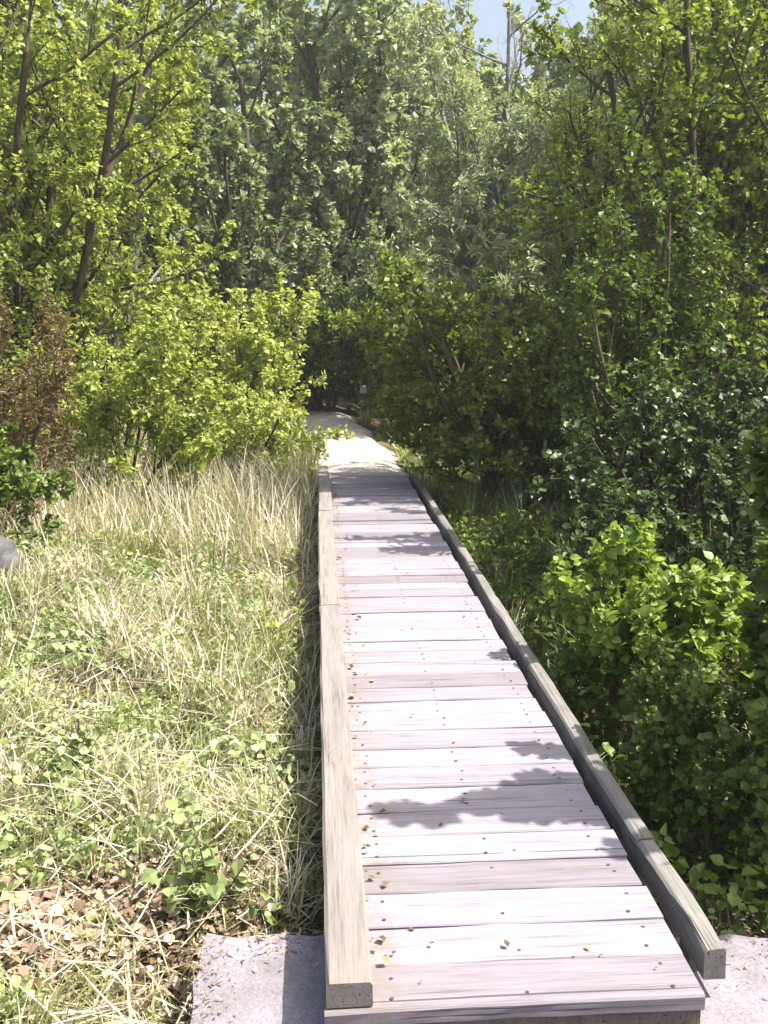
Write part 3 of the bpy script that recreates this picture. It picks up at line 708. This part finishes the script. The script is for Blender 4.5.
# --- wood at the back: copies of three trees
WG, WL = 'trees of the wood at the back', 'tall green tree in the wood at the back'
protos = [make_plant('wood_tree', WL, 'tree', on_ground(-6.4, 21), (5.2, 5, 10), 'lowtree', 'leaf_olive', 141, 17000, (.13, .24), 'simple', 'bark', WG, TC, 1, tone=(.1, 1)),
          make_plant('wood_tree', WL, 'tree', on_ground(7.7, 20), (5.4, 5, 10.5), 'lowtree', 'leaf_grey', 142, 17000, (.13, .24), 'simple', 'bark', WG, TC, 1, tone=(.2, 1)),
          make_plant('wood_tree', WL, 'tree', on_ground(6.4, 15.5), (4.2, 4, 8.0), 'lowtree', 'leaf_olive', 143, 17000, (.10, .19), 'simple', 'bark', WG, TC, 1, tone=(.2, 1))]
spots = [(-9.5, 24, 1, .4, 1.0), (-.5, 27, 0, 1.9, 1.0), (2.4, 29, 1, 2.6, 1.0), (-8.5, 30, 2, 3.3, 1.4), (9.2, 27, 2, .8, 1.4), (12, 23, 0, 2.2, 1), (-7.5, 16.5, 2, 1.2, 1.0), (8.3, 13.5, 2, 4.2, .95),
         (0.9, 35, 1, 5.1, 1.1), (-4.5, 38, 0, 4.4, .8), (6.5, 36, 0, 3.7, .75), (5.9, 10.2, 2, 5.6, .75), (-5.9, 12.5, 1, 2.9, .6), (-13, 33, 0, .3, 1.1), (14, 34, 1, 1.3, 1.1), (-4.4, 26, 2, 2.9, 1.1), (5.4, 21, 1, .9, .74), (3.6, 19.5, 1, 3.9, .64), (-2.9, 20, 1, .9, .85), (3.4, 31, 0, 1.1, 1.0)]
for x, y, k, a, s in spots:
    o = protos[k].copy(); COL.objects.link(o); o.location = on_ground(x, y); o.rotation_euler.z = a; o.scale = (s, s, s)
    for ch in list(protos[k].children):
        c = ch.copy(); COL.objects.link(c); c.parent = o

# ------------------------------------------------------------------ air
m = MB(); m.box((-450, -450, -2.5), (450, 650, 16), .5)
t = NT('haze_air'); pv = t.n('ShaderNodeVolumePrincipled', ins={'Density': HAZE, 'Color': (.90, .93, 1.0, 1), 'Anisotropy': .3}); t.l(pv.outputs[0], t.out.inputs['Volume'])
tag(m.build('haze', t.m), kind='stuff')
# ------------------------------------------------------------------ camera, light
cd = bpy.data.cameras.new('camera'); cam = bpy.data.objects.new('camera', cd); COL.objects.link(cam)
cd.sensor_fit = 'VERTICAL'; cd.sensor_height = 36; cd.lens = 36*1000/1024; cd.clip_end = 2000; cd.clip_start = .05
cam.location = (0, 0, CAM_H); cam.rotation_euler = (R(90-PITCH), 0, R(-YAW)); SC.camera = cam

w = bpy.data.worlds.new('World'); SC.world = w; w.use_nodes = True
nt = w.node_tree; bg = nt.nodes['Background']
sky = nt.nodes.new('ShaderNodeTexSky'); sky.sky_type = 'NISHITA'; sky.sun_disc = False
sky.sun_elevation = R(SUN_EL); sky.sun_rotation = R(SUN_AZ); sky.air_density = 1.2; sky.dust_density = 7.0
nt.links.new(sky.outputs[0], bg.inputs[0]); bg.inputs[1].default_value = .11
sd = bpy.data.lights.new('sun', 'SUN'); sun = bpy.data.objects.new('sun', sd); COL.objects.link(sun)
sd.energy = 5.0; sd.angle = R(.5); sd.color = (1, .955, .88)
sv = Vector((math.sin(R(SUN_AZ))*math.cos(R(SUN_EL)), math.cos(R(SUN_AZ))*math.cos(R(SUN_EL)), math.sin(R(SUN_EL))))
sun.rotation_euler = (-sv).to_track_quat('-Z', 'Y').to_euler(); sun.location = (6, 4, 12)

SC.view_settings.view_transform = 'Standard'; SC.view_settings.look = 'None'
SC.view_settings.exposure = 1.3; SC.view_settings.gamma = 1
SC.render.engine = 'CYCLES'; c = SC.cycles
c.max_bounces = 7; c.diffuse_bounces = 4; c.glossy_bounces = 2; c.transmission_bounces = 4; c.transparent_max_bounces = 4
c.sample_clamp_indirect = 6
